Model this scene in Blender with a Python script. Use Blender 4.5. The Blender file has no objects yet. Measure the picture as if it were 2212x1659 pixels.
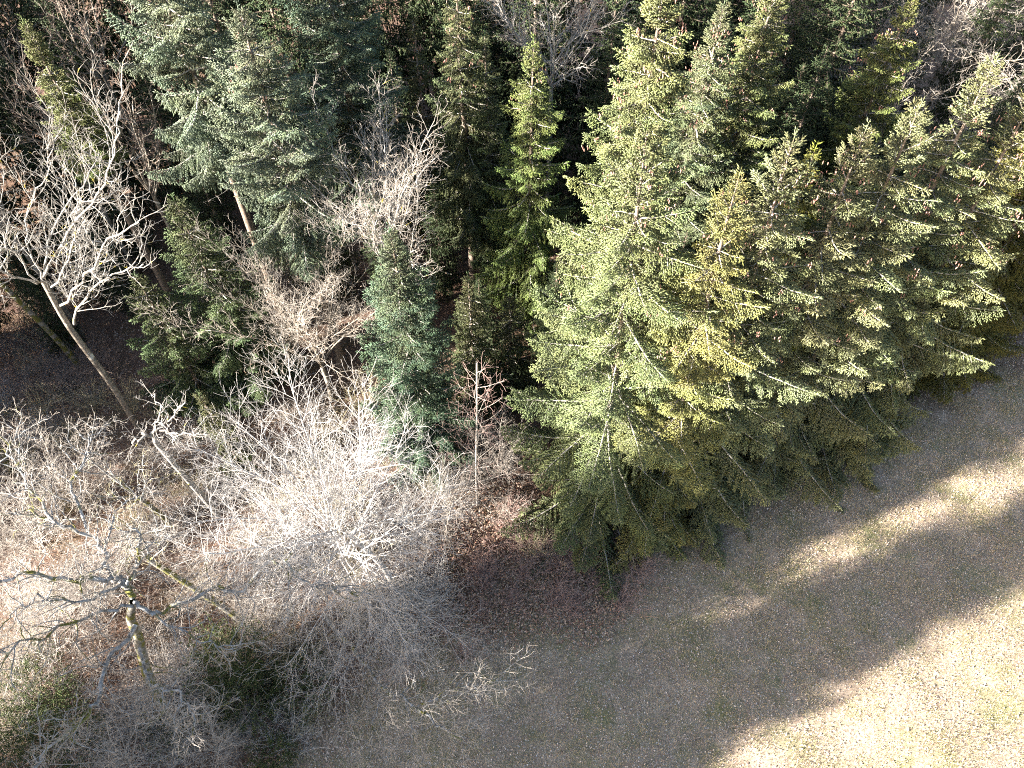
import bpy, math, random
import numpy as np

SC = bpy.context.scene
COL = SC.collection
R = math.radians
rng = random.Random(7)
nrs = np.random.RandomState(11)

# ------------------------------------------------------------------ camera, sky, sun, exposure
TILT = 38.0                                   # degrees off straight down: a drone looking forward and down
CAM_H = 35.0
cam = bpy.data.objects.new('camera', bpy.data.cameras.new('camera'))
COL.objects.link(cam)
cam.location = (0, 0, CAM_H)
cam.rotation_euler = (R(TILT), 0, 0)
cam.data.sensor_width = 36.0
cam.data.lens = 25.4
cam.data.clip_end = 3000
SC.camera = cam

SUN_EL, SUN_AZ = 16.5, 23.0                   # shadows fall along (cos AZ, sin AZ)
w = bpy.data.worlds.new("World"); SC.world = w; w.use_nodes = True
sky = w.node_tree.nodes.new('ShaderNodeTexSky'); sky.sky_type = 'NISHITA'
sky.sun_disc = False; sky.dust_density = 2.0; sky.ozone_density = .8; sky.sun_elevation = R(SUN_EL); sky.sun_rotation = R(270 - SUN_AZ)
bg = w.node_tree.nodes['Background']; bg.inputs[1].default_value = 0.05
w.node_tree.links.new(sky.outputs[0], bg.inputs[0])
sl = bpy.data.lights.new('sun', 'SUN'); sl.energy = 5.0; sl.angle = R(0.5); sl.color = (1.0, 0.93, 0.82)
sun = bpy.data.objects.new('sun', sl); COL.objects.link(sun)
from mathutils import Vector
sv = Vector((math.cos(R(SUN_AZ)) * math.cos(R(SUN_EL)), math.sin(R(SUN_AZ)) * math.cos(R(SUN_EL)), -math.sin(R(SUN_EL))))
sun.rotation_euler = sv.to_track_quat('-Z', 'Y').to_euler()
SC.view_settings.view_transform = 'Standard'
SC.view_settings.look = 'None'
SC.view_settings.exposure = 3.05
SC.view_settings.gamma = 1.0
SC.render.engine = 'CYCLES'
SC.cycles.use_denoising = False
SC.cycles.filter_width = 1.1
SC.cycles.max_bounces = 5
SC.cycles.diffuse_bounces = 2
SC.cycles.glossy_bounces = 1
SC.cycles.transmission_bounces = 2

# ------------------------------------------------------------------ helpers
sT, cT = math.sin(R(TILT)), math.cos(R(TILT))
def ray(px, py):
    r = (px - 1106) / 1561.0; u = (829.5 - py) / 1561.0
    return np.array([r, sT + u * cT, -cT + u * sT])
def at_z(px, py, z):
    d = ray(px, py); t = (CAM_H - z) / -d[2]
    return np.array([d[0] * t, d[1] * t, z])
def at_y(px, py, y):
    d = ray(px, py); t = y / d[1]
    return np.array([d[0] * t, y, CAM_H + d[2] * t])

EDGE = [(-60, -58), (-30, -17), (-16, -0.5), (-9.2, 6.5), (-5, 10.6), (-1.3, 12.9), (4, 14.7), (9.4, 17.4), (19.1, 22.3), (31.7, 28.6), (48, 37), (110, 66)]
_ex = np.array([e[0] for e in EDGE], float); _ey = np.array([e[1] for e in EDGE], float)
def edge_d(x, y):
    """signed distance-like value: positive on the meadow side"""
    x = np.asarray(x, float)
    e = np.interp(x, _ex, _ey) 
    return (e - y) * 0.85
def ground_z(x, y):
    x = np.asarray(x, float); y = np.asarray(y, float)
    z = 0.10 * np.sin(x * .31 + 1.3) * np.sin(y * .27) + 0.05 * np.sin(x * .9 + y * .5) + .04 * np.sin(y * 1.3 - x * .7)
    return z

_seen = {}
_ORD = ['nearest', 'second nearest', 'third nearest', 'fourth nearest', 'fifth nearest', 'sixth nearest', 'seventh nearest', 'eighth nearest', 'ninth nearest', 'tenth nearest', 'farthest']
MARKS = [(95, 600, 'the fork of the pale left tree'), (270, 880, 'the foot of the pale forked tree'), (290, 1290, 'the moss covered old trunk'), (600, 1230, 'the bleached mossy limb'), (325, 945, 'the crooked snag'),
         (730, 1080, 'the big white tree'), (1035, 1000, 'the reddish sapling'), (480, 1400, 'the dark evergreen shrub'), (860, 1500, 'the grey leaning limb'), (40, 1520, 'the lower left corner'), (1300, 1150, 'the corner spruce foot'),
         (1150, 400, 'the lone yellow green spruce'), (870, 700, 'the small blue green spruce'), (600, 250, 'the blue grey spruces'), (1190, 100, 'the bare crown at the top'), (1400, 150, 'the tall sunlit spruces'), (1980, 150, 'the yellowish upper right spruce'), (800, 350, 'the buff spreading tree'), (2100, 60, 'the grey thicket at top right')]
def near_label(things, what):
    """names every thing by the landmark it stands by, its side of it and its rank there"""
    b_ = {}
    for o, px, py, w_ in things:
        m = min(MARKS, key=lambda m: math.hypot(m[0] - px, m[1] - py)); dx, dy = px - m[0], py - m[1]
        side = ('left of' if dx < 0 else 'right of') if abs(dx) > abs(dy) else ('behind' if dy < 0 else 'below')
        b_.setdefault((w_, side, m[2]), []).append((math.hypot(dx, dy), o))
    for (w_, side, m), L in b_.items():
        L.sort(key=lambda q: q[0])
        for i, (_, o) in enumerate(L):
            o['label'] = (f'{w_} {what} {side} {m}' if len(L) == 1 else f'{_ORD[min(i, 10)]} {w_} {what} {side} {m}')
def px_of(p):
    F = sT * p[1] + cT * (CAM_H - p[2]); U = cT * p[1] - sT * (CAM_H - p[2]); return 1106 + 1561 * p[0] / F, 829.5 - 1561 * U / F
def tag(o, label=None, cat=None, group=None, kind=None):
    if label: o['label'] = label
    if cat: o['category'] = cat
    if group: o['group'] = group
    if kind: o['kind'] = kind
    return o

def make_mesh(name, V, F3=None, F4=None, mats=(), midx=None, smooth=False, attrs=None):
    me = bpy.data.meshes.new(name)
    V = np.asarray(V, np.float32)
    n3 = 0 if F3 is None else len(F3); n4 = 0 if F4 is None else len(F4)
    me.vertices.add(len(V)); me.vertices.foreach_set('co', V.ravel())
    loops = []
    if n3: loops.append(np.asarray(F3, np.int32).ravel())
    if n4: loops.append(np.asarray(F4, np.int32).ravel())
    loops = np.concatenate(loops)
    me.loops.add(len(loops)); me.loops.foreach_set('vertex_index', loops)
    me.polygons.add(n3 + n4)
    starts = np.concatenate([np.arange(n3) * 3, n3 * 3 + np.arange(n4) * 4]).astype(np.int32)
    me.polygons.foreach_set('loop_start', starts)
    if midx is not None: me.polygons.foreach_set('material_index', np.asarray(midx, np.int32))
    if smooth: me.polygons.foreach_set('use_smooth', np.ones(n3 + n4, bool))
    for k, v in (attrs or {}).items():
        a = me.attributes.new(k, 'FLOAT', 'POINT'); a.data.foreach_set('value', np.asarray(v, np.float32))
    for m in mats: me.materials.append(m)
    me.update(calc_edges=True)
    return me

def link(name, me, parent=None, loc=None):
    o = bpy.data.objects.new(name, me); COL.objects.link(o)
    if parent is not None: o.parent = parent
    if loc is not None: o.location = loc
    return o
def empty(name, loc):
    o = bpy.data.objects.new(name, None); COL.objects.link(o); o.location = loc; o.empty_display_size = .3
    return o

def unit(v):
    n = np.linalg.norm(v, axis=-1, keepdims=True); return v / np.maximum(n, 1e-9)

class Tubes:
    """collects polylines and spindles, builds them as real tapered tubes"""
    def __init__(s): s.t = {}; s.sp = []; s.n = 0
    def add(s, P, rad, sides, mat=0, tint=.5):
        P = np.asarray(P, float); s.t.setdefault((len(P), sides, mat), []).append((P, np.asarray(rad, float), tint)); s.n += 1
    def spin(s, a, b, r, tint, mat=0): s.sp.append((a, b, r, tint, mat))
    def arrays(s):
        Vs = []; F3 = []; F4 = []; m3 = []; m4 = []; T = []; K = []; off = 0
        for (n, k, mat), L in s.t.items():
            P = np.array([l[0] for l in L]); Rr = np.array([l[1] for l in L]); tt = np.array([l[2] for l in L])
            N = len(L)
            tg = np.empty_like(P); tg[:, 1:-1] = P[:, 2:] - P[:, :-2]; tg[:, 0] = P[:, 1] - P[:, 0]; tg[:, -1] = P[:, -1] - P[:, -2]
            tg = unit(tg)
            ref = np.where(np.abs(tg[:, :1, 2:3]) > .8, np.array([1., 0, 0]), np.array([0, 0, 1.]))
            a = unit(np.cross(tg, np.broadcast_to(ref, tg.shape))); b = np.cross(tg, a)
            th = np.arange(k) * 2 * math.pi / k
            ring = P[:, :, None] + Rr[:, :, None, None] * (a[:, :, None] * np.cos(th)[:, None] + b[:, :, None] * np.sin(th)[:, None])
            V = ring.reshape(-1, 3)
            base = (np.arange(N)[:, None, None] * n + np.arange(n - 1)[None, :, None]) * k + np.arange(k)[None, None, :]
            nx = (np.arange(N)[:, None, None] * n + np.arange(n - 1)[None, :, None]) * k + ((np.arange(k) + 1) % k)[None, None, :]
            q = np.stack([base, base + k, nx + k, nx], -1).reshape(-1, 4) + off
            F4.append(q); m4.append(np.full(len(q), mat)); Vs.append(V)
            T.append(np.repeat(tt, n * k)); K.append(np.tile(np.repeat(np.linspace(0, 1, n), k), N)); off += len(V)
        if s.sp:
            A = np.array([x[0] for x in s.sp]); B = np.array([x[1] for x in s.sp]); r = np.array([x[2] for x in s.sp])[:, None]
            tt = np.array([x[3] for x in s.sp]); mm = np.array([x[4] for x in s.sp])
            d = unit(B - A); ref = np.where(np.abs(d[:, 2:3]) > .8, np.array([[1., 0, 0]]), np.array([[0, 0, 1.]]))
            a = unit(np.cross(d, ref)); b = np.cross(d, a); M = A + (B - A) * .55
            V = np.stack([A] + [M + r * (a * math.cos(q) + b * math.sin(q)) for q in (0.5, 2.6, 4.7)] + [B], 1)
            N = len(A); base = np.arange(N)[:, None] * 5 + off
            tri = np.array([[0, 2, 1], [0, 3, 2], [0, 1, 3], [4, 1, 2], [4, 2, 3], [4, 3, 1]])
            F3.append((base[:, None] + tri[None]).reshape(-1, 3)); m3.append(np.repeat(mm, 6)); Vs.append(V.reshape(-1, 3))
            T.append(np.repeat(tt, 5)); K.append(np.tile([0, .55, .55, .55, 1.], N)); off += N * 5
        cat = lambda x: np.concatenate(x) if x else None
        return cat(Vs), cat(F3), cat(F4), cat(m3), cat(m4), cat(T), cat(K)
    def mesh(s, name, mats, smooth=False):
        V, F3, F4, m3, m4, T, K = s.arrays()
        mi = np.concatenate([x for x in (m3, m4) if x is not None])
        return make_mesh(name, V, F3, F4, mats, mi, smooth, {'tint': T, 'tip': K})

# ------------------------------------------------------------------ materials
def newmat(name, rough=.8):
    m = bpy.data.materials.new(name); m.use_nodes = True
    nt = m.node_tree; b = nt.nodes['Principled BSDF']; b.inputs['Roughness'].default_value = rough
    b.inputs['Specular IOR Level'].default_value = .25
    return m, nt, b
def N(nt, t, **kw):
    n = nt.nodes.new(t)
    for k, v in kw.items(): setattr(n, k, v)
    return n
def mixc(nt, fac, a, b, mode='MIX'):
    n = N(nt, 'ShaderNodeMix', data_type='RGBA', blend_type=mode)
    for sock, v in ((0, fac), (6, a), (7, b)):
        if isinstance(v, (float, int)): n.inputs[sock].default_value = v
        elif isinstance(v, tuple): n.inputs[sock].default_value = (*v, 1)
        else: nt.links.new(v, n.inputs[sock])
    return n.outputs[2]
def noise(nt, scale, detail=4, coord='Object', rough=.6, dist=0.):
    tc = N(nt, 'ShaderNodeTexCoord'); n = N(nt, 'ShaderNodeTexNoise'); n.inputs['Scale'].default_value = scale
    n.inputs['Detail'].default_value = detail; n.inputs['Roughness'].default_value = rough; n.inputs['Distortion'].default_value = dist
    nt.links.new(tc.outputs[coord], n.inputs['Vector']); return n.outputs['Fac']
def ramp(nt, fac, lo, hi, a=0., b=1.):
    n = N(nt, 'ShaderNodeMapRange', clamp=True); nt.links.new(fac, n.inputs[0])
    for i, v in ((1, lo), (2, hi), (3, a), (4, b)): n.inputs[i].default_value = v
    return n.outputs[0]
def attr(nt, name):
    n = N(nt, 'ShaderNodeAttribute', attribute_name=name); return n.outputs['Fac']

# needles take the tree's own colour from the object colour
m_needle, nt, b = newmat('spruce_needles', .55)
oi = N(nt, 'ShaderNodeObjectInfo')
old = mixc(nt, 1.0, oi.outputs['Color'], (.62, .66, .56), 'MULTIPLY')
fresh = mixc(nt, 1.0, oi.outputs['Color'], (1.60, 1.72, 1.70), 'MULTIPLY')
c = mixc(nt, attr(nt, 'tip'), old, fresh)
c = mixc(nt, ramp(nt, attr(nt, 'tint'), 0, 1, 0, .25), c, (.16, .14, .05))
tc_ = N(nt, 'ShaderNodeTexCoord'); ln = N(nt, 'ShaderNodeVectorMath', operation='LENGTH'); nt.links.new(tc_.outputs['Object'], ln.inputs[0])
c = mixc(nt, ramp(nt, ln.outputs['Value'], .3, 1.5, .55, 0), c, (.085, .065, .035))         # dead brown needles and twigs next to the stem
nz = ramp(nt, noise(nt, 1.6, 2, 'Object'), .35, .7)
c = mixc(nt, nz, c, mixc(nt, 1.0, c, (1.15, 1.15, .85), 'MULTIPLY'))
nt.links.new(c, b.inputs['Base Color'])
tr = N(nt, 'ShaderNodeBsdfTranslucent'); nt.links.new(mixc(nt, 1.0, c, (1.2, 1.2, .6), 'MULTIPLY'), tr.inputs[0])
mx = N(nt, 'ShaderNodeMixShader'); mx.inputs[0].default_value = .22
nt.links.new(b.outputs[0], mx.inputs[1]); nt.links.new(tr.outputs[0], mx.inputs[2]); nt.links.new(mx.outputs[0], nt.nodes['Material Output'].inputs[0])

def bark(name, a, bb, patch=None, plo=.6, phi=.7, pscale=3., scale=6., moss=None):
    m, nt, b = newmat(name, .85)
    c = mixc(nt, ramp(nt, noise(nt, scale, 5), .35, .68), a, bb)
    if patch: c = mixc(nt, ramp(nt, noise(nt, pscale, 3), plo, phi), c, patch)
    if moss:
        g = N(nt, 'ShaderNodeNewGeometry'); sp = N(nt, 'ShaderNodeSeparateXYZ'); nt.links.new(g.outputs['Normal'], sp.inputs[0])
        k = N(nt, 'ShaderNodeMath', operation='MULTIPLY'); nt.links.new(ramp(nt, sp.outputs[2], -.2, .35), k.inputs[0])
        nt.links.new(ramp(nt, noise(nt, 1.1, 4), moss[1], moss[1] + .08), k.inputs[1])
        c = mixc(nt, k.outputs[0], c, moss[0])
    nt.links.new(c, b.inputs['Base Color'])
    bm = N(nt, 'ShaderNodeBump'); bm.inputs['Strength'].default_value = .6; bm.inputs['Distance'].default_value = .03
    nt.links.new(noise(nt, 14, 6), bm.inputs['Height']); nt.links.new(bm.outputs[0], b.inputs['Normal'])
    return m
m_cbark = bark('spruce_bark', (.10, .075, .06), (.24, .19, .15))
m_deadwood = bark('bare_spruce_twig', (.30, .27, .25), (.48, .45, .43))
m_white = bark('pale_lichen_bark', (.17, .15, .13), (.42, .405, .39), (.50, .40, .05), .64, .70, 1.7)
m_grey = bark('grey_brown_bark', (.12, .095, .075), (.30, .27, .23), (.48, .48, .46), .62, .7, 1.3)
m_moss = bark('mossy_bark', (.13, .115, .10), (.40, .41, .42), None, moss=((.125, .12, .025), .53))
m_mossy = bark('thick_moss_bark', (.10, .085, .065), (.26, .25, .23), (.115, .11, .03), .46, .56, 2.6)
m_red = bark('reddish_twig', (.33, .20, .18), (.50, .38, .34))
m_pale = bark('pale_twig', (.36, .335, .325), (.66, .635, .62))
m_olive = bark('olive_twig', (.30, .26, .15), (.48, .43, .31))
m_brown = bark('brown_twig', (.24, .17, .14), (.42, .32, .27))
m_tan = bark('tan_twig', (.29, .255, .225), (.51, .46, .42))
m_cone, nt, b = newmat('spruce_cone', .7)
nt.links.new(mixc(nt, attr(nt, 'tint'), (.20, .09, .075), (.36, .22, .18)), b.inputs['Base Color'])

def leafmat(name, cols, transl=.15):
    m, nt, b = newmat(name, .75)
    cr = N(nt, 'ShaderNodeValToRGB'); nt.links.new(attr(nt, 'tint'), cr.inputs[0])
    e = cr.color_ramp.elements
    e[0].position = 0; e[0].color = (*cols[0], 1); e[1].position = 1; e[1].color = (*cols[-1], 1)
    for i, cc in enumerate(cols[1:-1]): x = e.new((i + 1) / (len(cols) - 1)); x.color = (*cc, 1)
    nt.links.new(cr.outputs[0], b.inputs['Base Color'])
    return m
m_leaf = leafmat('dry_leaf', [(.20, .11, .07), (.34, .22, .15), (.46, .35, .27), (.62, .52, .45)])
m_palefallen = leafmat('bleached_leaf', [(.22, .14, .11), (.40, .29, .24), (.56, .46, .40), (.74, .66, .60)])
m_straw = leafmat('grass_blade', [(.15, .18, .06), (.34, .28, .14), (.50, .41, .28), (.64, .53, .40)])
m_redleaf = leafmat('bramble_leaf', [(.26, .13, .10), (.42, .26, .19), (.56, .43, .35), (.26, .22, .12)])
m_ivy = leafmat('evergreen_leaf', [(.025, .042, .014), (.045, .070, .022), (.07, .095, .032), (.14, .15, .06)])

def ground_mat(name):
    m, nt, b = newmat(name, .95)
    b.inputs['Specular IOR Level'].default_value = .1
    fl = attr(nt, 'forest')
    mask = N(nt, 'ShaderNodeMath', operation='ADD'); nt.links.new(fl, mask.inputs[0]); nt.links.new(ramp(nt, noise(nt, .55, 5), .2, .8, -2.2, 2.2), mask.inputs[1])
    mk = ramp(nt, mask.outputs[0], -.9, 1.3)
    st = mixc(nt, ramp(nt, noise(nt, 9, 6, rough=.75), .38, .64), (.25, .185, .14), (.58, .48, .375))
    green = mixc(nt, ramp(nt, noise(nt, 14, 4), .35, .65), (.10, .125, .045), (.25, .25, .11))
    st = mixc(nt, ramp(nt, noise(nt, .9, 6, rough=.7), .40, .62, 0, .55), st, (.25, .185, .14))
    st = mixc(nt, ramp(nt, noise(nt, .38, 7, rough=.72), .49, .66, 0, .8), st, green)
    st = mixc(nt, ramp(nt, noise(nt, 38, 3, rough=.8), .58, .70, 0, .75), st, (.60, .51, .42))
    st = mixc(nt, ramp(nt, noise(nt, 31, 3, rough=.8), .60, .70, 0, .8), st, (.10, .075, .055))
    fo = mixc(nt, ramp(nt, noise(nt, 12, 6, rough=.75), .38, .64), (.075, .045, .035), (.24, .155, .115))
    fo = mixc(nt, ramp(nt, noise(nt, 33, 3, rough=.8), .60, .70, 0, .7), fo, (.42, .31, .24))
    fo = mixc(nt, ramp(nt, noise(nt, .5, 4), .5, .7, 0, .6), fo, (.10, .085, .045))
    nt.links.new(mixc(nt, mk, st, fo), b.inputs['Base Color'])
    bm = N(nt, 'ShaderNodeBump'); bm.inputs['Strength'].default_value = .9; bm.inputs['Distance'].default_value = .06
    nt.links.new(noise(nt, 26, 6, rough=.8), bm.inputs['Height']); nt.links.new(bm.outputs[0], b.inputs['Normal'])
    return m
m_ground = ground_mat('soil_grass_and_litter')

# ------------------------------------------------------------------ ground: meadow and forest floor meet along a wavy edge
def strip(name, vs, label, cat):
    us = np.concatenate([np.linspace(-400, -60, 12)[:-1], np.linspace(-60, 110, 240), np.linspace(110, 600, 12)[1:]])
    ey = np.interp(us, _ex, _ey)
    ey = np.where(us < -60, -58 + (us + 60) * 1.0, ey); ey = np.where(us > 110, 66 + (us - 110) * .5, ey)
    U, Vv = np.meshgrid(us, vs, indexing='ij'); X = U; Y = ey[:, None] + Vv
    Z = ground_z(X, Y)
    V = np.stack([X, Y, Z], -1).reshape(-1, 3); nu, nv = U.shape
    i = np.arange(nu - 1)[:, None] * nv + np.arange(nv - 1)[None]
    F = np.stack([i, i + nv, i + nv + 1, i + 1], -1).reshape(-1, 4)
    if vs[1] < vs[0]: F = F[:, ::-1]
    me = make_mesh(name, V, None, F, [m_ground], None, True, {'forest': Vv.reshape(-1)})
    o = link(name, me); tag(o, label, cat, kind='structure'); return o
g = np.concatenate([np.linspace(0, 70, 160), [90, 130, 200, 400, 900]])
strip('forest_floor', g, 'brown leaf covered forest floor under the trees', 'forest floor')
strip('meadow', -g, 'straw coloured winter meadow strewn with fallen leaves', 'meadow')

# ------------------------------------------------------------------ scattered leaves and grass (too many to count)
def scatter(name, X, Y, kind, mat, label, cat, size=(.05, .10), lift=.01):
    n = len(X); Z = ground_z(X, Y) + lift
    C = np.stack([X, Y, Z], -1)
    if kind == 'leaf':
        a = nrs.uniform(0, 6.28, n); L = nrs.uniform(*size, n); W = L * nrs.uniform(.45, .8, n)
        tl = nrs.uniform(-.5, .5, n); t2 = nrs.uniform(-.5, .5, n)
        u = np.stack([np.cos(a), np.sin(a), tl], -1); v = np.stack([-np.sin(a), np.cos(a), t2], -1)
        up = np.array([0, 0, 1.]) * (L * .25)[:, None] * nrs.uniform(.2, 1, n)[:, None]
        P = np.stack([C - u * (L / 2)[:, None] + up, C + v * (W / 2)[:, None], C + u * (L / 2)[:, None] + up, C - v * (W / 2)[:, None]], 1)
        P[:, :, 2] += np.maximum(0, .3 * L)[:, None]
        b = np.arange(n)[:, None] * 4
        F = (b[:, None] + np.array([[0, 3, 1], [1, 3, 2]])[None]).reshape(-1, 3); T = np.repeat(nrs.rand(n), 4)
        V = P.reshape(-1, 3)
    else:
        a = nrs.uniform(0, 6.28, n); L = nrs.uniform(*size, n); lean = nrs.uniform(.2, 1.5, n)
        u = np.stack([np.cos(a), np.sin(a), np.zeros(n)], -1); v = np.stack([-np.sin(a), np.cos(a), np.zeros(n)], -1)
        tip = C + u * (L * np.sin(lean))[:, None]; tip[:, 2] += L * np.cos(lean)
        wv = v * .008
        V = np.stack([C - wv, C + wv, tip], 1).reshape(-1, 3)
        F = (np.arange(n)[:, None] * 3 + np.array([[0, 1, 2]])).reshape(-1, 3); T = np.repeat(nrs.rand(n), 3)
    me = make_mesh(name, V, F, None, [mat], None, False, {'tint': T})
    o = link(name, me); tag(o, label, cat, kind='stuff'); return o
def pts_in_view(n, side, lo, hi, dmax):
    X = []; Y = []; m = 0
    while m < n:
        x = nrs.uniform(-36, 40, n * 2); y = nrs.uniform(4, 62, n * 2)
        F = sT * y + cT * CAM_H; U = cT * y - sT * CAM_H
        k = (np.abs(x / F) < .76) & (U / F > -.58) & (U / F < .56)
        d = edge_d(x, y) * side
        k &= (d > lo) & (d < hi + nrs.normal(0, 1, n * 2)) & (nrs.rand(n * 2) < np.minimum(1, (32 / np.hypot(y, CAM_H)) ** 2 * 1.6))
        X.append(x[k]); Y.append(y[k]); m += k.sum()
    return np.concatenate(X)[:n], np.concatenate(Y)[:n]
def clump(X, Y, n, s):
    i = nrs.randint(0, len(X), n); return X[i] + nrs.normal(0, s, n), Y[i] + nrs.normal(0, s, n)
X, Y = pts_in_view(52000, 1, -2, 60, 0)
XC, YC = pts_in_view(900, 1, -2, 30, 0); XC, YC = clump(XC, YC, 15000, .35); X = np.r_[X[:34000], XC]; Y = np.r_[Y[:34000], YC]
keep = nrs.rand(len(X)) < np.clip(1.25 - edge_d(X, Y) / 22, .35, 1)
scatter('meadow_leaves', X[keep], Y[keep], 'leaf', m_palefallen, 'pale dry leaves strewn over the meadow grass', 'fallen leaves', (.04, .09))
X, Y = pts_in_view(2600, 1, -1.5, 60, 0); X, Y = clump(X, Y, 120000, .22)
k = edge_d(X, Y) > -2
scatter('meadow_grass', X[k], Y[k], 'blade', m_straw, 'short dry winter grass covering the meadow', 'grass', (.04, .13), 0)
X, Y = pts_in_view(70000, -1, -1.5, 60, 0)
EX = nrs.uniform(-12, 36, 60000); EY = np.interp(EX, _ex, _ey) + nrs.uniform(-2.2, 1.5, 60000) - nrs.rand(60000) ** 2
EK = (np.sin(EX * 1.7) + np.sin(EX * .6 + EY * 2.1) + nrs.normal(0, .8, 60000)) > .2
scatter('long_edge_grass', EX[EK], EY[EK], 'blade', m_straw, 'longer unmown dry grass along the edge of the wood', 'grass', (.10, .34), 0)
scatter('forest_leaf_litter', X, Y, 'leaf', m_leaf, 'brown leaf litter lying on the forest floor', 'leaf litter', (.06, .13))

X, Y = pts_in_view(420, 1, .5, 60, 0); X, Y = clump(X, Y, 36000, .38); k = edge_d(X, Y) > 0
scatter('grass_tufts', X[k], Y[k], 'blade', m_straw, 'taller tufts of dry and green grass in the meadow', 'grass', (.10, .26), 0)

# ------------------------------------------------------------------ spruce boughs
def rotz(v, a):
    c, s = math.cos(a), math.sin(a); return np.array([c * v[0] - s * v[1], s * v[0] + c * v[1], v[2]])
def bough(L, kind, seed, dens=1.0, fatm=1.0):
    r = random.Random(seed); T = Tubes(); T2 = T
    p0, p1, p2, hang = {'up': (38, 45, 60, .12), 'mid': (2, 2, 26, .5), 'low': (-18, -26, 12, .9), 'out': (8, -6, 14, .35)}[kind]
    n = 9; ds = L / (n - 1); P = [np.zeros(3)]; yaw = r.uniform(-.1, .1)
    for i in range(1, n):
        t = i / (n - 1)
        pt = p0 * (1 - t) ** 2 + 2 * p1 * t * (1 - t) + p2 * t * t + r.uniform(-6, 6); yaw += r.uniform(-.09, .09)
        P.append(P[-1] + ds * np.array([math.cos(R(pt)) * math.cos(yaw), math.cos(R(pt)) * math.sin(yaw), math.sin(R(pt))]))
    P = np.array(P); r0 = .012 + .010 * L
    T.add(P, np.linspace(r0, .005, n), 4, 1)
    S = np.linspace(0, L, n)
    def axis(s):
        p = np.array([np.interp(s, S, P[:, j]) for j in range(3)]); q = np.array([np.interp(min(s + .05, L), S, P[:, j]) for j in range(3)]); p_ = np.array([np.interp(max(s - .05, 0), S, P[:, j]) for j in range(3)])
        return p, unit(q - p_)
    def shoots(a, b, s0=0., step=.055, hg=0., fat=1.):
        fat = fat * fatm
        """needle covered shoots either side of the twig a-b"""
        d = b - a; L_ = np.linalg.norm(d); 
        if L_ < 1e-3: return
        d = d / L_; side = np.cross(d, [0, 0, 1.]); ns = np.linalg.norm(side); side = side / ns if ns > .15 else np.array([1., 0, 0])
        k = s0 + r.uniform(0, step); sg = r.choice((-1, 1))
        while k < L_:
            o = a + d * k; an = r.uniform(.5, .95); l = r.uniform(.12, .25) * (1.05 - .35 * k / L_)
            v = d * math.cos(an) + side * sg * math.sin(an) + np.array([0, 0, r.uniform(-.25, .25) - hg * .9]); v = v / np.linalg.norm(v)
            T.spin(o, o + v * l, r.uniform(.015, .023) * fat, r.random() ** 2); sg = -sg; k += step * r.uniform(.7, 1.3) / dens
        T.spin(a, b, .02 * fat, r.random() ** 2)
        T.spin(b - d * .05, b + (d + np.array([0, 0, .1 - hg * .5])) * r.uniform(.10, .16), .019 * fat, 0)
    s = max(.10 * L, .06); sg = 1
    bare = .22 * L if kind in ('mid', 'low') else .05
    while s < L * .985:
        p, d = axis(s)
        l = min(.52 * (L - s) + .16, .26 * L + .34, 1.15) * r.uniform(.65, 1.15)
        if s < bare: l *= .5
        an = sg * r.uniform(.75, 1.1); side = np.cross([0, 0, 1.], d); side /= max(1e-6, np.linalg.norm(side))
        v = d * math.cos(an) + side * math.sin(an); v[2] -= hang * .25; v /= np.linalg.norm(v)
        a = p; k = max(2, int(l / .2)); pts = [a]
        for i in range(k):
            vv = v + np.array([0, 0, -hang * (.25 + .55 * (i + 1) / k) + .1]) + np.array([r.gauss(0, .07) for _ in range(3)]); vv /= np.linalg.norm(vv)
            b_ = a + vv * l / k; shoots(a, b_, hg=hang * .5)
            if hang > .3 and r.random() < hang:                      # hanging tassels
                hl = r.uniform(.2, .58) * hang * (.4 + .6 * min(1, l)); m_ = (a + b_) / 2
                e = m_ + np.array([r.gauss(0, .05), r.gauss(0, .05), -hl]); mid = m_ + (e - m_) * .5
                T.spin(m_, e, .026 * fatm, r.random() ** 2)
                shoots(mid, e, hg=.9, step=.06)
                if r.random() < .6:
                    m2 = a * .8 + b_ * .2; e2 = m2 + np.array([r.gauss(0, .05), r.gauss(0, .05), -hl * r.uniform(.5, 1.1)]); T.spin(m2, e2, .026 * fatm, r.random() ** 2); shoots((m2 + e2) / 2, e2, hg=.9, step=.07)
            a = b_; pts.append(a)
        T.add([pts[0], pts[len(pts) // 2], pts[-1]], [.007, .005, .003], 3, 1)
        s += (.085 if kind != 'up' else .07) * r.uniform(.6, 1.4) / dens; sg = -sg
    for _ in range(int(L * 22)):                                     # shoots along the top of the axis
        s = r.uniform(bare * .8, L); p, d = axis(s)
        v = d * .8 + np.array([r.gauss(0, .4), r.gauss(0, .4), r.uniform(.1, .6)]); v /= np.linalg.norm(v)
        T.spin(p, p + v * r.uniform(.10, .21), .021 * fatm, r.random() ** 2)
    p, d = axis(L); T.spin(P[-1], P[-1] + d * .2, .022, 0)
    return T
LENS = (.45, .8, 1.25, 1.8, 2.5, 3.3, 4.2, 5.2)
bough_cache = {}
def bough_mesh(L, kind, var):
    i = int(np.argmin([abs(math.log(L / l)) for l in LENS])); key = (i, kind, var)
    if key not in bough_cache:
        T = bough(LENS[i], kind, i * 97 + var * 13 + sum(map(ord, kind))); bough_cache[key] = (T.mesh('bough', [m_needle, m_deadwood]), LENS[i], T)
    return bough_cache[key]

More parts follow.
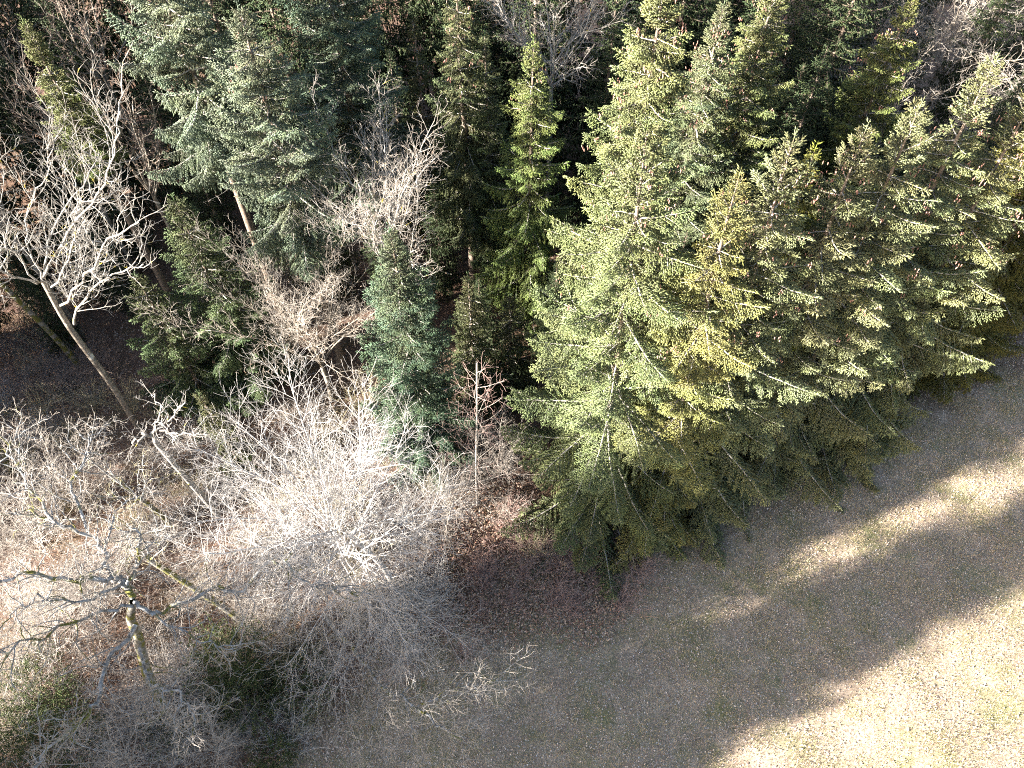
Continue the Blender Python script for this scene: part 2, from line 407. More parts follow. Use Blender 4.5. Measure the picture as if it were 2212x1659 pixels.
from mathutils import Matrix, Euler
def prof(t, full):
    return (t ** .68) * (1 - .12 * max(0, (t - .8)) / .2) * (1 - full) + full * min(1., (t * 2.2) ** .7)
def kind_at(t, hang):
    if t < .12: return 'up'
    if hang < .35: return 'up' if t < .28 else ('out' if t < .8 else 'mid')
    if t < .3: return 'out'
    return 'mid' if t < .3 + .55 * (1 - hang) + .1 else 'low'
def spruce_plan(h, Rr, cb, hang, sp, nb, r, full=0.):
    """[(z, yaw, length, kind, pitch)] of the boughs"""
    out = []; z = h - .25; k = 0
    while z > cb:
        t = (h - z) / (h - cb)
        n = nb if t > .1 else 3
        for i in range(n):
            zz = z + r.uniform(-.22, .22) * sp * (.5 + t)
            L = max(.3, Rr * prof(max(.02, t), full) * r.uniform(.6, 1.2))
            out.append((zz, (i + r.uniform(-.35, .35)) * 2 * math.pi / n + k * 2.4, L, kind_at(t, hang), r.uniform(-.13, .13)))
        z -= sp * (.42 + .58 * min(1, t * 3)); k += 1
    return out
def add_trunk(T, h, r0, lean, r, top=True, z0=0.):
    n = 14; z = np.linspace(z0, h, n); w_ = np.cumsum(np.array([[r.gauss(0, .02), r.gauss(0, .02)] for _ in range(n)]), 0)
    P = np.stack([lean[0] * z / h + w_[:, 0], lean[1] * z / h + w_[:, 1], z], -1)
    rad = r0 * (1 - z / h) ** .85 + .012; rad[0] *= 1.35
    T.add(P, rad, 9, 0); return P
def on(P, z): return np.array([np.interp(z, P[:, 2], P[:, 0]), np.interp(z, P[:, 2], P[:, 1]), z])

N_SPR = [0]
def spruce(base, h, Rr, cb, hang, col, label, group=None, sp=.62, nb=5, lean=(0, 0), seed=0, cones=0, full=0., cat='tree', dead=0, arc=None, name='spruce_tree'):
    """a spruce whose boughs are parts: copies that share a few dozen bough meshes"""
    r = random.Random(seed + 1000); base = np.asarray(base, float)
    root = empty(name, (base[0], base[1], float(ground_z(base[0], base[1])) - .05)); tag(root, label, cat, group)
    T = Tubes(); P = add_trunk(T, h, .0105 * h + .03, lean, r)
    link('trunk', T.mesh('trunk', [m_cbark], True), root)
    for zz, yaw, L, kind, pit in spruce_plan(h, Rr, cb, hang, sp, nb, r, full):
        if arc and r.random() < arc[2]:
            dy = (yaw - R(arc[0]) + math.pi) % (2 * math.pi) - math.pi
            if abs(dy) > R(arc[1]): continue
        me, L0, _ = bough_mesh(L, kind, r.randrange(4)); s = L / L0
        o = bpy.data.objects.new('bough', me); o.parent = root; p = on(P, min(zz, h - .1))
        o.location = p; o.scale = (s, max(.8, s) * r.uniform(.9, 1.15), max(.8, s)); o.rotation_euler = (r.uniform(-.25, .25), pit, yaw)
        v = r.uniform(.85, 1.18); g_ = r.uniform(.93, 1.08); o.color = (col[0] * v * g_, col[1] * v, col[2] * v, 1); COL.objects.link(o)
    # leader
    T = Tubes(); a = P[-1] - np.array([0, 0, .3]); b_ = a + np.array([0, 0, .75])
    T.spin(a, b_, .025, 0)
    for i in range(14):
        z = a + (b_ - a) * r.uniform(0, .9); th = r.uniform(0, 6.28); l = r.uniform(.12, .3)
        T.spin(z, z + np.array([math.cos(th) * l * .75, math.sin(th) * l * .75, l * .65]), .02, 0)
    o = link('leader', T.mesh('leader', [m_needle]), root); o.color = (*[x * 1.05 for x in col], 1)
    if cones:
        T = Tubes()
        for i in range(cones):
            t = r.uniform(.04, .38) ** 1.0; z = h - t * (h - cb); rad = Rr * prof(t, full) * r.uniform(.55, 1.0); th = r.uniform(0, 6.28)
            c0 = on(P, z) + np.array([math.cos(th) * rad, math.sin(th) * rad, r.uniform(.0, .35) * rad])
            for j in range(r.randint(2, 5)):
                c = c0 + np.array([r.gauss(0, .09), r.gauss(0, .09), r.gauss(0, .05)]); l = r.uniform(.10, .15)
                q = np.array([r.gauss(0, .015), r.gauss(0, .015), -l])
                T.add([c, c + q * .25, c + q * .7, c + q], [.010, .021, .019, .006], 5, 0, r.random())
        o = link('cones', T.mesh('cones', [m_cone]), root); o['kind'] = 'stuff'
    if dead:
        T = Tubes()
        for i in range(dead):
            z = r.uniform(max(.8, cb - 3), cb + 2.5); th = r.uniform(0, 6.28); L = r.uniform(.8, 2.2); p = on(P, z); pts = [p]
            d = np.array([math.cos(th), math.sin(th), -.15])
            for k in range(5): d = unit(d + np.array([r.gauss(0, .08), r.gauss(0, .08), .03])); pts.append(pts[-1] + d * L / 5)
            T.add(pts, np.linspace(.02, .005, 6), 3)
            for k in range(8):
                q = pts[r.randrange(2, 6)]; T.add([q, q + np.array([r.gauss(0, .2), r.gauss(0, .2), -r.uniform(.05, .3)])], [.006, .002], 3)
        o = link('dead_branches', T.mesh('dead_branches', [m_deadwood]), root); o['kind'] = 'stuff'
    N_SPR[0] += 1
    return root

# a joined crown for the trees deep in the shade and the forest outside the frame: copies share its mesh
def joined_crown(h, Rr, cb, hang, sp, nb, seed, thin=1.0):
    r = random.Random(seed); Vs = []; F3 = []; F4 = []; M3 = []; M4 = []; TT = []; KK = []; off = 0; Z = np.zeros(3)
    parts = spruce_plan(h, Rr, cb, hang, sp, nb, r)
    cache = {}
    for zz, yaw, L, kind, pit in parts:
        key = (int(np.argmin([abs(math.log(L / l)) for l in LENS])), kind, r.randrange(2))
        if key not in cache:
            T = bough(LENS[key[0]], kind, key[0] * 7 + key[2] + 5, .42, 1.9); cache[key] = T.arrays()
        V, f3, f4, a3, a4, t, k = cache[key]; L0 = LENS[key[0]]
        sel = nrs.rand(len(f3) // 6) < thin; f3 = f3.reshape(-1, 6, 3)[sel].reshape(-1, 3); a3 = np.zeros(len(f3), int)
        M = np.array((Matrix.Translation((0, 0, zz)) @ Euler((r.uniform(-.2, .2), pit, yaw)).to_matrix().to_4x4() @ Matrix.Diagonal((L / L0, L / L0 * 1.2, L / L0, 1))))
        Vs.append(V @ M[:3, :3].T + M[:3, 3]); F3.append(f3 + off); F4.append(f4 + off); M3.append(a3); M4.append(a4); TT.append(t); KK.append(k); off += len(V)
    c = np.concatenate
    return make_mesh('crown', c(Vs), c(F3), c(F4), [m_needle, m_cbark], c([c(M3), c(M4)]), False, {'tint': c(TT), 'tip': c(KK)})

crown_meshes = []
def forest_spruce(base, var, s, yaw, col, label, group):
    h, me, tr_ = crown_meshes[var]
    root = empty('spruce_tree', (base[0], base[1], float(ground_z(base[0], base[1])) - .05)); tag(root, label, 'tree', group)
    root.scale = (s, s, s); root.rotation_euler = (0, 0, yaw)
    link('trunk', tr_, root); o = link('crown', me, root); v = rng.uniform(.8, 1.15); o.color = (col[0] * v, col[1] * v, col[2] * v, 1)
    return root
for i, (h, Rr, cb, hang) in enumerate(((21, 4.0, 4, .8), (18, 3.6, 2.5, .5), (23, 4.2, 6, .7))):
    T = Tubes(); add_trunk(T, h, .24, (0, 0), random.Random(i))
    crown_meshes.append((h, joined_crown(h, Rr, cb, hang, .8, 6, 40 + i, .62), T.mesh('trunk', [m_cbark], True)))

# ------------------------------------------------------------------ the named spruces of the photo
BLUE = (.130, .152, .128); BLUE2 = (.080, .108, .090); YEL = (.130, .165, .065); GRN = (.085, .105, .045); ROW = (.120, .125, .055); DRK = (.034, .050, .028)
def top_at(px, py, h): p = at_z(px, py, h); return p
CONIFERS = [
 # px, py of the top, height, radius, crown base, hang, colour, label, extras
 (1400, 285, 22.3, 5.6, .4, .62, (.150, .170, .095), 'largest sunlit spruce at the front corner of the row, boughs reaching down to the meadow', dict(cones=45, sp=.92, nb=6, dead=14)),
 (1592, 385, 21.3, 4.0, .8, .5, (.215, .205, .095), 'brightest yellow green spruce in the row, right beside the large corner spruce', dict(cones=22, nb=6)),
 (1712, 300, 21.8, 4.4, .8, .5, (.175, .185, .115), 'row spruce with pinkish cones at its blunt tip, just right of the brightest yellow one', dict(cones=46, dead=16)),
 (1758, 330, 20.0, 2.6, 5, .4, (.165, .170, .040), 'narrow yellow green spruce tip squeezed into the row behind its neighbours', dict(cones=4)),
 (1868, 288, 21.1, 4.4, .8, .6, (.180, .180, .115), 'row spruce under the gap in the middle, its tip full of reddish cones', dict(cones=60, dead=18)),
 (1990, 232, 21.6, 4.5, .8, .6, (.180, .185, .115), 'row spruce with a dense rounded sunlit head, third from the right edge', dict(cones=30, dead=18)),
 (2152, 135, 22.5, 4.5, .8, .6, (.180, .190, .115), 'row spruce whose long pointed tip stands before the grey thicket at top right', dict(cones=34, dead=18)),
 (2240, 190, 21.2, 4.5, .8, .8, (.175, .180, .105), 'last row spruce cut by the right edge, with pale drooping cone laden tip', dict(cones=40, dead=12)),
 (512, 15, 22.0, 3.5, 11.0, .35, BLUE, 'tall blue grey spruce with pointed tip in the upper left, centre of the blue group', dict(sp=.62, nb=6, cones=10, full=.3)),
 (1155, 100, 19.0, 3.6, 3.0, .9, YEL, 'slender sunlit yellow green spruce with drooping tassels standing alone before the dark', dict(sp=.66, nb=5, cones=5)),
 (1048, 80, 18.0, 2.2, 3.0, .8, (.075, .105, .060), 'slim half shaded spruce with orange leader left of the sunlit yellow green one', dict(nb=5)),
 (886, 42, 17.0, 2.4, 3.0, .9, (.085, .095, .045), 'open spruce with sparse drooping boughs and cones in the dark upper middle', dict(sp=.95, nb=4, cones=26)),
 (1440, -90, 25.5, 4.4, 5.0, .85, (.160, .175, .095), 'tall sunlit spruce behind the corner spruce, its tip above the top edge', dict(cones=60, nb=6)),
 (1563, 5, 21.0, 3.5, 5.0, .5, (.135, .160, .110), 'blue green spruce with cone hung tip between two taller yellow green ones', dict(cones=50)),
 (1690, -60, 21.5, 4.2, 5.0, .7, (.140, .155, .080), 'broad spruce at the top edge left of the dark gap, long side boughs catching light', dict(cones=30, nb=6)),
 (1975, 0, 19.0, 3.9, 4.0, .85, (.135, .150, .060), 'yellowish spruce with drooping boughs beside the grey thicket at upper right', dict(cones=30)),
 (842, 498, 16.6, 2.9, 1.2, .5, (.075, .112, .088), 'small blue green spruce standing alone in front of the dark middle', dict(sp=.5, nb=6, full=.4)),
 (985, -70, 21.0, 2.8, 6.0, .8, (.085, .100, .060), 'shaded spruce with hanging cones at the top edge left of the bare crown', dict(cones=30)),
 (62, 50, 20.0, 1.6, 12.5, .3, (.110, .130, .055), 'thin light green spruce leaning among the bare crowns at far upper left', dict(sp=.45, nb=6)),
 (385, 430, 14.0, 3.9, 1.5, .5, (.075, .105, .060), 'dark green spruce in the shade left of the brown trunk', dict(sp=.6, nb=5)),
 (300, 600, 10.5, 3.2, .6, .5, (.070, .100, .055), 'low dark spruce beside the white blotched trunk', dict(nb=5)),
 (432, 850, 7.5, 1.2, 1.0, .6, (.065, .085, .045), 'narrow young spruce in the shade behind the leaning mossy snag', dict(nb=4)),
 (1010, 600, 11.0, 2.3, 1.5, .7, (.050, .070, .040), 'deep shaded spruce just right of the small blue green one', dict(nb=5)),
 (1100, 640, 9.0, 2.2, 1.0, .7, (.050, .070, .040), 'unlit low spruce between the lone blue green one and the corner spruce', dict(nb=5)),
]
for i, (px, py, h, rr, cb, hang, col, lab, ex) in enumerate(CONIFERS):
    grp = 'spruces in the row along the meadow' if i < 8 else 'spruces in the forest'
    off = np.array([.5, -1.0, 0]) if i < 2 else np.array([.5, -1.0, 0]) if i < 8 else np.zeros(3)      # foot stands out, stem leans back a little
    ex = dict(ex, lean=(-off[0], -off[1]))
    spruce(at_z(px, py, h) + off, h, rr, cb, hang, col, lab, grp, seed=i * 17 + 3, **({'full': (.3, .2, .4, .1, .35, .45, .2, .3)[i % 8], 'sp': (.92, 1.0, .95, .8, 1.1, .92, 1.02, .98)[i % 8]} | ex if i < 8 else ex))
# tall blue spruces whose tops are above the frame, placed by their bases
for i, (x, y, h, rr, cb, col, lab) in enumerate([
    (-14.6, 31.8, 26, 3.7, 14.0, BLUE, 'broad blue grey spruce at top left with a long bare brown trunk'),
    (-8.8, 36.0, 25.5, 3.6, 9.0, BLUE2, 'blue green spruce behind the blue group, right of its pointed tip'),
    (25.5, 28.6, 20, 3.5, 1.0, (.115, .105, .035), 'olive row spruce on the right edge with long combed drooping boughs'),
    (28.0, 32.0, 20, 3.5, 1.0, (.110, .105, .038), 'row spruce beyond the right edge, only its lower boughs in the picture')]):
    spruce((x, y), h, rr if i < 2 else 4.8, cb, .35 if i < 2 else .9, col, lab, 'spruces in the forest' if i < 2 else 'spruces in the row along the meadow', seed=500 + i, sp=.72, nb=6, cones=20, dead=0 if i > 1 else 10, full=.3)

# filler trees behind and outside
FILL = [(-3, 46, 0, 1), (3, 48, 2, 1), (8, 44, 1, 1), (-9, 46, 2, 1.05), (14, 42, 1, 1.), (5.5, 39, 0, .9), (-1, 54, 1, 1.1), (9, 55, 2, 1.1), (16, 50, 0, 1), (-5.5, 51, 2, 1.1),
        (-17, 42, 0, 1.05), (-13, 50, 2, 1.1), (-22, 47, 1, 1), (16, 36, 0, .8), (20, 44, 2, .9), (-6, 60, 0, 1.2), (3, 62, 2, 1.2), (13, 62, 1, 1.2), (-3, 41.5, 1, .95), (1.5, 44, 0, 1.05),
        (-13, 40, 2, .95), (-28, 52, 0, 1.1), (-20, 57, 2, 1.2), (12, 37.5, 1, .85), (-12.5, 58, 1, 1.2), (-34, 44, 2, 1.1), (-35, 56, 0, 1.2), (20, 64, 0, 1.2), (-27, 63, 1, 1.2), (5, 34.8, 1, .62), (-4.5, 34.5, 1, .55), (2.5, 29.5, 1, .45), (-1.8, 28.2, 1, .45), (9, 29, 1, .6), (14.5, 31, 1, .62), (19.5, 33, 1, .62), (24, 37, 1, .66), (25, 41, 1, .6), (30, 40, 1, .7), (26, 58, 0, .8), (33, 60, 2, .8), (40, 56, 1, .9), (-26, 38, 1, .62), (-22, 41, 1, .8), (-19, 37, 1, .6), (-24.5, 33, 1, .45), (-27, 43, 0, .8), (-30, 39, 1, .6), (-11.5, 35, 1, .6), (-7, 40, 1, .8), (-8, 33, 1, .5), (-13, 33.5, 1, .5), (-28, 30, 1, .42), (33, 50, 2, .7), (38, 47, 1, .7), (43, 52, 0, .8), (17, 40.5, 1, .75), (18.5, 47.5, 0, .8), (13, 46.5, 1, .9), (22, 51, 2, .8), (17, 56, 0, 1.1), (12, 52, 1, 1.1), (27, 44.5, 1, .5), (31, 45, 1, .55), (24, 48, 1, .6), (29, 50, 1, .62), (35, 47, 1, .55), (27, 54, 1, .8), (23, 55, 0, .8), (-31, 34, 1, .5), (-33, 31, 1, .55), (-27.5, 34.5, 1, .45), (7, 50, 1, 1), (11, 48, 2, 1), (-1, 49, 1, 1)]
_fs = []
for i, (x, y, v, s) in enumerate(FILL):
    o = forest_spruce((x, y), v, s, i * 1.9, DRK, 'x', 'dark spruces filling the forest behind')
    _fs.append((o, *px_of((x, y, crown_meshes[v][0] * s * .6)), 'dark shaded' if s > .7 else 'low dark'))
near_label(_fs, 'spruce')
r = random.Random(77); k = 0
for gx in range(6):                                      # c = distance across the sun's direction
    for gc in range(18):
        x = -54 + gx * 5.0 + r.uniform(-1.4, 1.4)
        c = (5.2, 7.2, 11.7, 13.2)[gc] + r.uniform(-.5, .5) if gc < 4 else 17 + (gc - 4) * 4.1 + r.uniform(-1.2, 1.2) + (gx % 2) * 2
        y = c + .424 * x
        if c > 15 and x > -35: continue
        if gc < 4 and r.random() < .17: continue
        if c > 40 and x < -46: continue
        gap = 15.2 < c < 27.5
        if gap and r.random() < .8: continue
        forest_spruce((x, y), k % 3, r.uniform(.92, 1.12) * (.6 if gap else 1 if c < 15.5 or c > 39 else .74), k * 2.3, DRK, 'spruce outside the left edge whose shadow falls across the meadow', 'spruces outside the left edge'); k += 1
for x, c in [(-26, 12.2), (-30, 5.0), (-27, 5.7), (-34.5, 4.8), (-39.5, 5.4), (-45, 4.7), (-50, 5.0), (-40, 6.4), (-33, 6.2)]:
    forest_spruce((x, c + .424 * x), k % 3, r.uniform(.95, 1.12), k * 2.3, DRK, 'spruce outside the left edge whose shadow falls across the meadow', 'spruces outside the left edge'); k += 1
for x, c in [(-33, 12.8), (-28, 11.4)]:
    forest_spruce((x, c + .424 * x), 2, 1.1, k * 2.3, DRK, 'spruce outside the left edge whose shadow falls across the meadow', 'spruces outside the left edge'); k += 1
for x, y in [(-34, 30), (-33, 36), (-31, 41), (-30, 47), (-36, 25)]:
    forest_spruce((x, y), k % 3, .95, k * 2.3, DRK, 'spruce outside the left edge whose shadow falls across the meadow', 'spruces outside the left edge'); k += 1

# ------------------------------------------------------------------ bare trees
def rot_about(v, ax, a):
    ax = ax / max(1e-9, np.linalg.norm(ax)); return v * math.cos(a) + np.cross(ax, v) * math.sin(a) + ax * np.dot(ax, v) * (1 - math.cos(a))
def perp(d, r):
    q = np.array([r.gauss(0, 1), r.gauss(0, 1), r.gauss(0, 1)]); q = np.cross(d, q); return q / max(1e-9, np.linalg.norm(q))
def grow(p, d, L, rad, lvl, prm, r, sink, group):
    """one branch and its children; sink[(group, fine?)] is a Tubes"""
    step = prm['step'][lvl]; n = max(2, int(L / step)); pts = [p]; dd = d
    for i in range(n):
        g_ = np.array([r.gauss(0, 1), r.gauss(0, 1), r.gauss(0, 1)]) * prm['wig'][lvl]
        dd = unit(dd + g_ + np.array([0, 0, prm['up'][lvl]]) * (L / n)); pts.append(pts[-1] + dd * L / n)
    pts = np.array(pts); end = prm['end'][lvl]; rads = np.linspace(rad, max(rad * end, .0035), n + 1)
    sides = 7 if rad > .05 else 5 if rad > .02 else 3
    fine = lvl >= prm['fine']
    sink[(group, fine)].add(pts, rads, sides, 0, r.random())
    if lvl + 1 >= len(prm['step']):
        if prm.get('buds') and r.random() < prm['buds']:
            for j in range(r.randint(1, 3)):
                q = pts[r.randrange(1, n + 1)]; v = perp(dd, r) * .05 + np.array([0, 0, -.03])
                sink[('buds', True)].spin(q, q + v, .018, r.random())
        return
    t = prm['first'][lvl]; cnt = max(1, int(L * prm['dens'][lvl] * r.uniform(.8, 1.2))); az = r.uniform(0, 6.28)
    for i in range(cnt):
        tt = prm['first'][lvl] + (1 - prm['first'][lvl]) * ((i + r.random()) / cnt) ** .9
        tt = min(tt, .995); k = tt * n; a = int(k); f = k - a
        q = pts[a] * (1 - f) + pts[min(a + 1, n)] * f; ax_d = unit(pts[min(a + 1, n)] - pts[a])
        az += 2.4 + r.uniform(-.4, .4); pv = np.cross(ax_d, [0, 0, 1.]) if abs(ax_d[2]) < .95 else np.array([1., 0, 0]); pv = rot_about(unit(pv), ax_d, az)
        an = R(prm['ang'][lvl]) * r.uniform(.7, 1.25)
        cd = ax_d * math.cos(an) + pv * math.sin(an)
        cl = prm['len'][lvl] * (1 - prm['taper'][lvl] * tt) * r.uniform(.6, 1.2); cr = min(rads[a] * .62, prm['rad'][lvl])
        grow(q, cd, cl, cr, lvl + 1, prm, r, sink, group)
P_BASE = dict(fine=2, step=[.5, .35, .22, .15], wig=[.10, .16, .2, .25], up=[.12, .15, .2, .2], end=[.35, .3, .3, .3],
              first=[.25, .2, .15, .1], dens=[2.0, 4.0, 6.0, 0], ang=[48, 50, 48, 0], len=[1.7, .75, .32, 0], taper=[.5, .5, .4, 0], rad=[.035, .014, .006, 0])
from collections import defaultdict
def bare(base, trunk, limbs, prm, label, mats, group='bare broadleaf trees', r0=.16, seed=0, cat='tree', name='bare_tree', sep=True, cat_limb='limb', z_off=None):
    """trunk: world polyline; limbs: list of (start, dir, length, radius) in world space or hand drawn (polyline, radius)"""
    r = random.Random(seed); base = np.asarray(base, float); gz = float(ground_z(base[0], base[1])) - .05
    org = np.array([base[0], base[1], gz]); root = empty(name, org); tag(root, label, cat, group)
    if trunk is not None:
        T = Tubes(); tr_ = np.array(trunk, float) - org; tr_ = smooth_line(tr_, 4); T.add(tr_, np.linspace(r0 * 1.15, r0 * .7, len(tr_)), 9)
        link('trunk', T.mesh('trunk', [mats[2] if len(mats) > 2 else mats[0]], True), root)
    sink = defaultdict(Tubes)
    for gi, lb in enumerate(limbs):
        if len(lb) == 4:
            s, d, L, rad = lb; grow(np.asarray(s, float) - org, unit(np.asarray(d, float)), L, rad, 0, prm, r, sink, gi)
        else:
            pl, rad = lb[0], lb[1]; pl = smooth_line(np.array(pl, float) - org, 4, .075, r); n = len(pl) - 1
            sink[(gi, False)].add(pl, np.linspace(rad, rad * .35, n + 1), 7, 0)
            cum = np.r_[0, np.cumsum(np.linalg.norm(np.diff(pl, axis=0), axis=1))]; Lt = cum[-1]; az = 0
            nk = int(Lt * prm['dens'][0])
            for i in range(nk):
                s = Lt * (.12 + .88 * (i + r.random()) / nk); q = np.array([np.interp(s, cum, pl[:, j]) for j in range(3)]); a = min(n - 1, np.searchsorted(cum, s) - 1)
                ax_d = unit(pl[a + 1] - pl[a]); az += 2.4; pv = rot_about(unit(np.cross(ax_d, [0.01, 0, 1.])), ax_d, az); an = R(prm['ang'][0]) * r.uniform(.7, 1.3)
                grow(q, ax_d * math.cos(an) + pv * math.sin(an), prm['len'][0] * r.uniform(.5, 1.2), min(rad * .5, prm['rad'][0]), 1, prm, r, sink, gi)
    for gi in range(len(limbs)):
        if (gi, False) in sink and sink[(gi, False)].n:
            lo = link('limb', sink[(gi, False)].mesh('limb', [mats[0]], True), root)
            if (gi, True) in sink and sink[(gi, True)].n:
                o = link('twigs', sink[(gi, True)].mesh('twigs', [mats[1]]), lo); o['kind'] = 'stuff'
    if ('buds', True) in sink:
        o = link('dry_leaves', sink[('buds', True)].mesh('dry_leaves', [m_leaf]), root); o['kind'] = 'stuff'
    return root
def smooth_line(P, k=4, jit=0., r=None):
    """Catmull-Rom through the points"""
    P = np.asarray(P, float)
    if len(P) < 3: return P
    Q = np.vstack([2 * P[0] - P[1], P, 2 * P[-1] - P[-2]]); out = []
    for i in range(1, len(Q) - 2):
        for j in range(k):
            t = j / k; a, b_, c, d = Q[i - 1:i + 3]
            out.append(.5 * (2 * b_ + (c - a) * t + (2 * a - 5 * b_ + 4 * c - d) * t * t + (3 * b_ - a - 3 * c + d) * t ** 3))
    out.append(P[-1]); out = np.array(out)
    if jit and r: out[1:-1] += np.array([[r.gauss(0, jit) for _ in range(3)] for _ in range(len(out) - 2)])
    return out

def prm(**k): q = dict(P_BASE); q.update(k); return q
def fan(fork, n, el, L, rad, r, az0=0., jit=.2):
    """n limbs leaving the fork in all directions"""
    out = []
    for i in range(n):
        a = az0 + i * 2.4 + r.uniform(-jit, jit); e = R(r.uniform(*el)); l = r.uniform(*L)
        out.append((fork + np.array([0, 0, r.uniform(-.4, .4)]), (math.cos(a) * math.cos(e), math.sin(a) * math.cos(e), math.sin(e)), l, rad * r.uniform(.7, 1.1)))
    return out

# the big white bushy tree in the middle of the picture
r = random.Random(5)
b5 = np.array([-5.9, 14.3, 0.]); f5 = np.array([-7.4, 14.5, 6.0])
L5 = fan(f5, 12, (48, 80), (6.5, 8.8), .05, r) + fan(f5 + (-.6, -.2, -.8), 9, (15, 42), (4.6, 6.2), .042, r, 1.1) + fan(f5 - (0, 0, 2), 7, (-8, 20), (3.2, 5.0), .035, r, .4)
L5 += [(f5 + (.5, -.3, -r.uniform(1, 3.5)), (math.cos(R(a_)), math.sin(R(a_)), r.uniform(-.05, .2)), r.uniform(4.5, 6.8), .03) for a_ in (-118, -100, -84, -68, -52, -38, -20)]
L5 = [(p_ + np.array([r.gauss(0, .25), r.gauss(0, .25), r.uniform(-2.2, .6)]), d_, l_, q_) for p_, d_, l_, q_ in L5]
WHIP = prm(step=[.6, .4, .3, .2], wig=[.07, .08, .08, .1], up=[.03, .06, .05, .03], dens=[2.7, 3.2, 3.4, 0], ang=[42, 40, 40, 0], len=[2.7, 1.7, .75, 0],
           first=[.15, .12, .1, .1], taper=[.45, .4, .4, 0], rad=[.022, .011, .0065, 0])
bare(b5, [b5, (-6.2, 14.4, 2.5), f5], L5, WHIP, 'large white twigged bare tree arching over the forest edge in the middle', (m_pale, m_pale), r0=.15, seed=51)

# the pale forked tree at the left edge
b1 = at_z(300, 925, 0); f1 = at_y(92, 605, b1[1])
r = random.Random(8)
def up_limb(px0, py0, pts, y0, rad):
    return ([at_y(px, py, yy) for px, py, yy in pts], rad)
yb = b1[1]
L1 = [up_limb(0, 0, [(95, 600, yb), (150, 500, yb - .5), (205, 420, yb - 1), (245, 330, yb - 2), (260, 240, yb - 2.5)], yb, .059),
      up_limb(0, 0, [(90, 605, yb), (60, 520, yb + .5), (70, 430, yb + 1.5), (110, 360, yb + 2), (95, 270, yb + 2)], yb, .042),
      up_limb(0, 0, [(85, 610, yb), (20, 530, yb - 1), (-30, 440, yb - 1), (-40, 350, yb)], yb, .042),
      up_limb(0, 0, [(110, 620, yb), (150, 560, yb - 1.5), (160, 470, yb - 2.5), (150, 390, yb - 3.5)], yb, .045),
      up_limb(0, 0, [(80, 612, yb), (10, 590, yb - 1.5), (-40, 520, yb - 3)], yb, .056),
      up_limb(0, 0, [(160, 700, yb), (185, 640, yb - 1), (250, 590, yb - 2), (310, 570, yb - 3)], yb, .06),
      up_limb(0, 0, [(130, 660, yb), (190, 600, yb - 2.), (240, 520, yb - 3.5), (300, 480, yb - 4)], yb, .06),
      up_limb(0, 0, [(95, 600, yb), (110, 500, yb + 1), (180, 400, yb + 2), (215, 330, yb + 3)], yb, .056)]
CURL = prm(step=[.4, .25, .18, .14], wig=[.14, .2, .25, .3], up=[.2, .5, .7, .8], dens=[1.9, 3.1, 4.4, 0], ang=[46, 50, 48, 0], len=[2.5, 1.1, .42, 0], rad=[.022, .011, .006, 0])
bare(b1, [b1, at_y(243, 833, yb), at_y(152, 710, yb), f1], L1, CURL, 'tall forked bare tree with whitish lichened limbs at the left edge', (m_white, m_white, m_grey), r0=.17, seed=12)

# maple-like bare trees in the upper middle
for k, (base, fork, n, h0, R0, lab, mt, dn) in enumerate([
    ((-6.3, 27.1), (-6.3, 27.2, 10.0), 15, 9.0, .05, 'spreading bare tree with buff twigs above the lone blue green spruce', (m_white, m_tan), 1.),
    ((-10.9, 26.2), (-10.9, 26.3, 3.0), 16, 11, .04, 'many stemmed bare tree left of the lone blue green spruce', (m_grey, m_tan), 1.),
    ((2.3, 40.0), (2.3, 40.0, 12.5), 12, 8.5, .05, 'bare pale tree behind the sunlit yellow green spruce at the top', (m_white, m_tan), .8),
    ((-1.9, 19.0), (-1.8, 19.0, 6.5), 0, 0, 0, '', None, 1)]):
    if n == 0: continue
    r = random.Random(60 + k); f = np.array(fork)
    Lm = fan(f, n, (34, 76) if k != 1 else (50, 84), (h0 * .7, h0 * 1.02), R0, r) + fan(f + (0, 0, 1.2), 5, (20, 45), (h0 * .4, h0 * .6), R0 * .8, r, .7)
    bare(base, [(*base, 0), (base[0] + .1, base[1], fork[2] * .5), fork], Lm, prm(dens=[2.8 * dn, 3.8, 5, 0], len=[1.9, .85, .36, 0], buds=.05 if k < 2 else .04, ang=[40, 46, 48, 0], up=[.06, .12, .2, .2]), lab, mt, r0=.17, seed=80 + k)

# slim reddish sapling left of the corner spruce
r = random.Random(3); b6 = np.array([-1.9, 19.0, 0])
stem = [b6, (-1.8, 19.1, 4), (-1.6, 19.1, 8), (-1.45, 19.1, 12)]
L6 = []
for i in range(40):
    z = 2.4 + 9.2 * (i / 40) ** .9; a = i * 2.4; e = R(r.uniform(15, 45)); l = 2.6 * (1 - (z - 2) / 12) + .6
    L6.append(((-1.9 + z * .037, 19.05, z), (math.cos(a) * math.cos(e), math.sin(a) * math.cos(e), math.sin(e)), l * r.uniform(.6, 1.1), .014))
bare(b6, stem, L6, prm(step=[.35, .25, .2], dens=[3.4, 4.5, 0], len=[.95, .4, 0], rad=[.010, .006, 0], fine=1, up=[.1, .1, .1], wig=[.08, .12, .15]), 'slim bare sapling with reddish twigs just left of the corner spruce', (m_tan, m_red), r0=.055, seed=90)

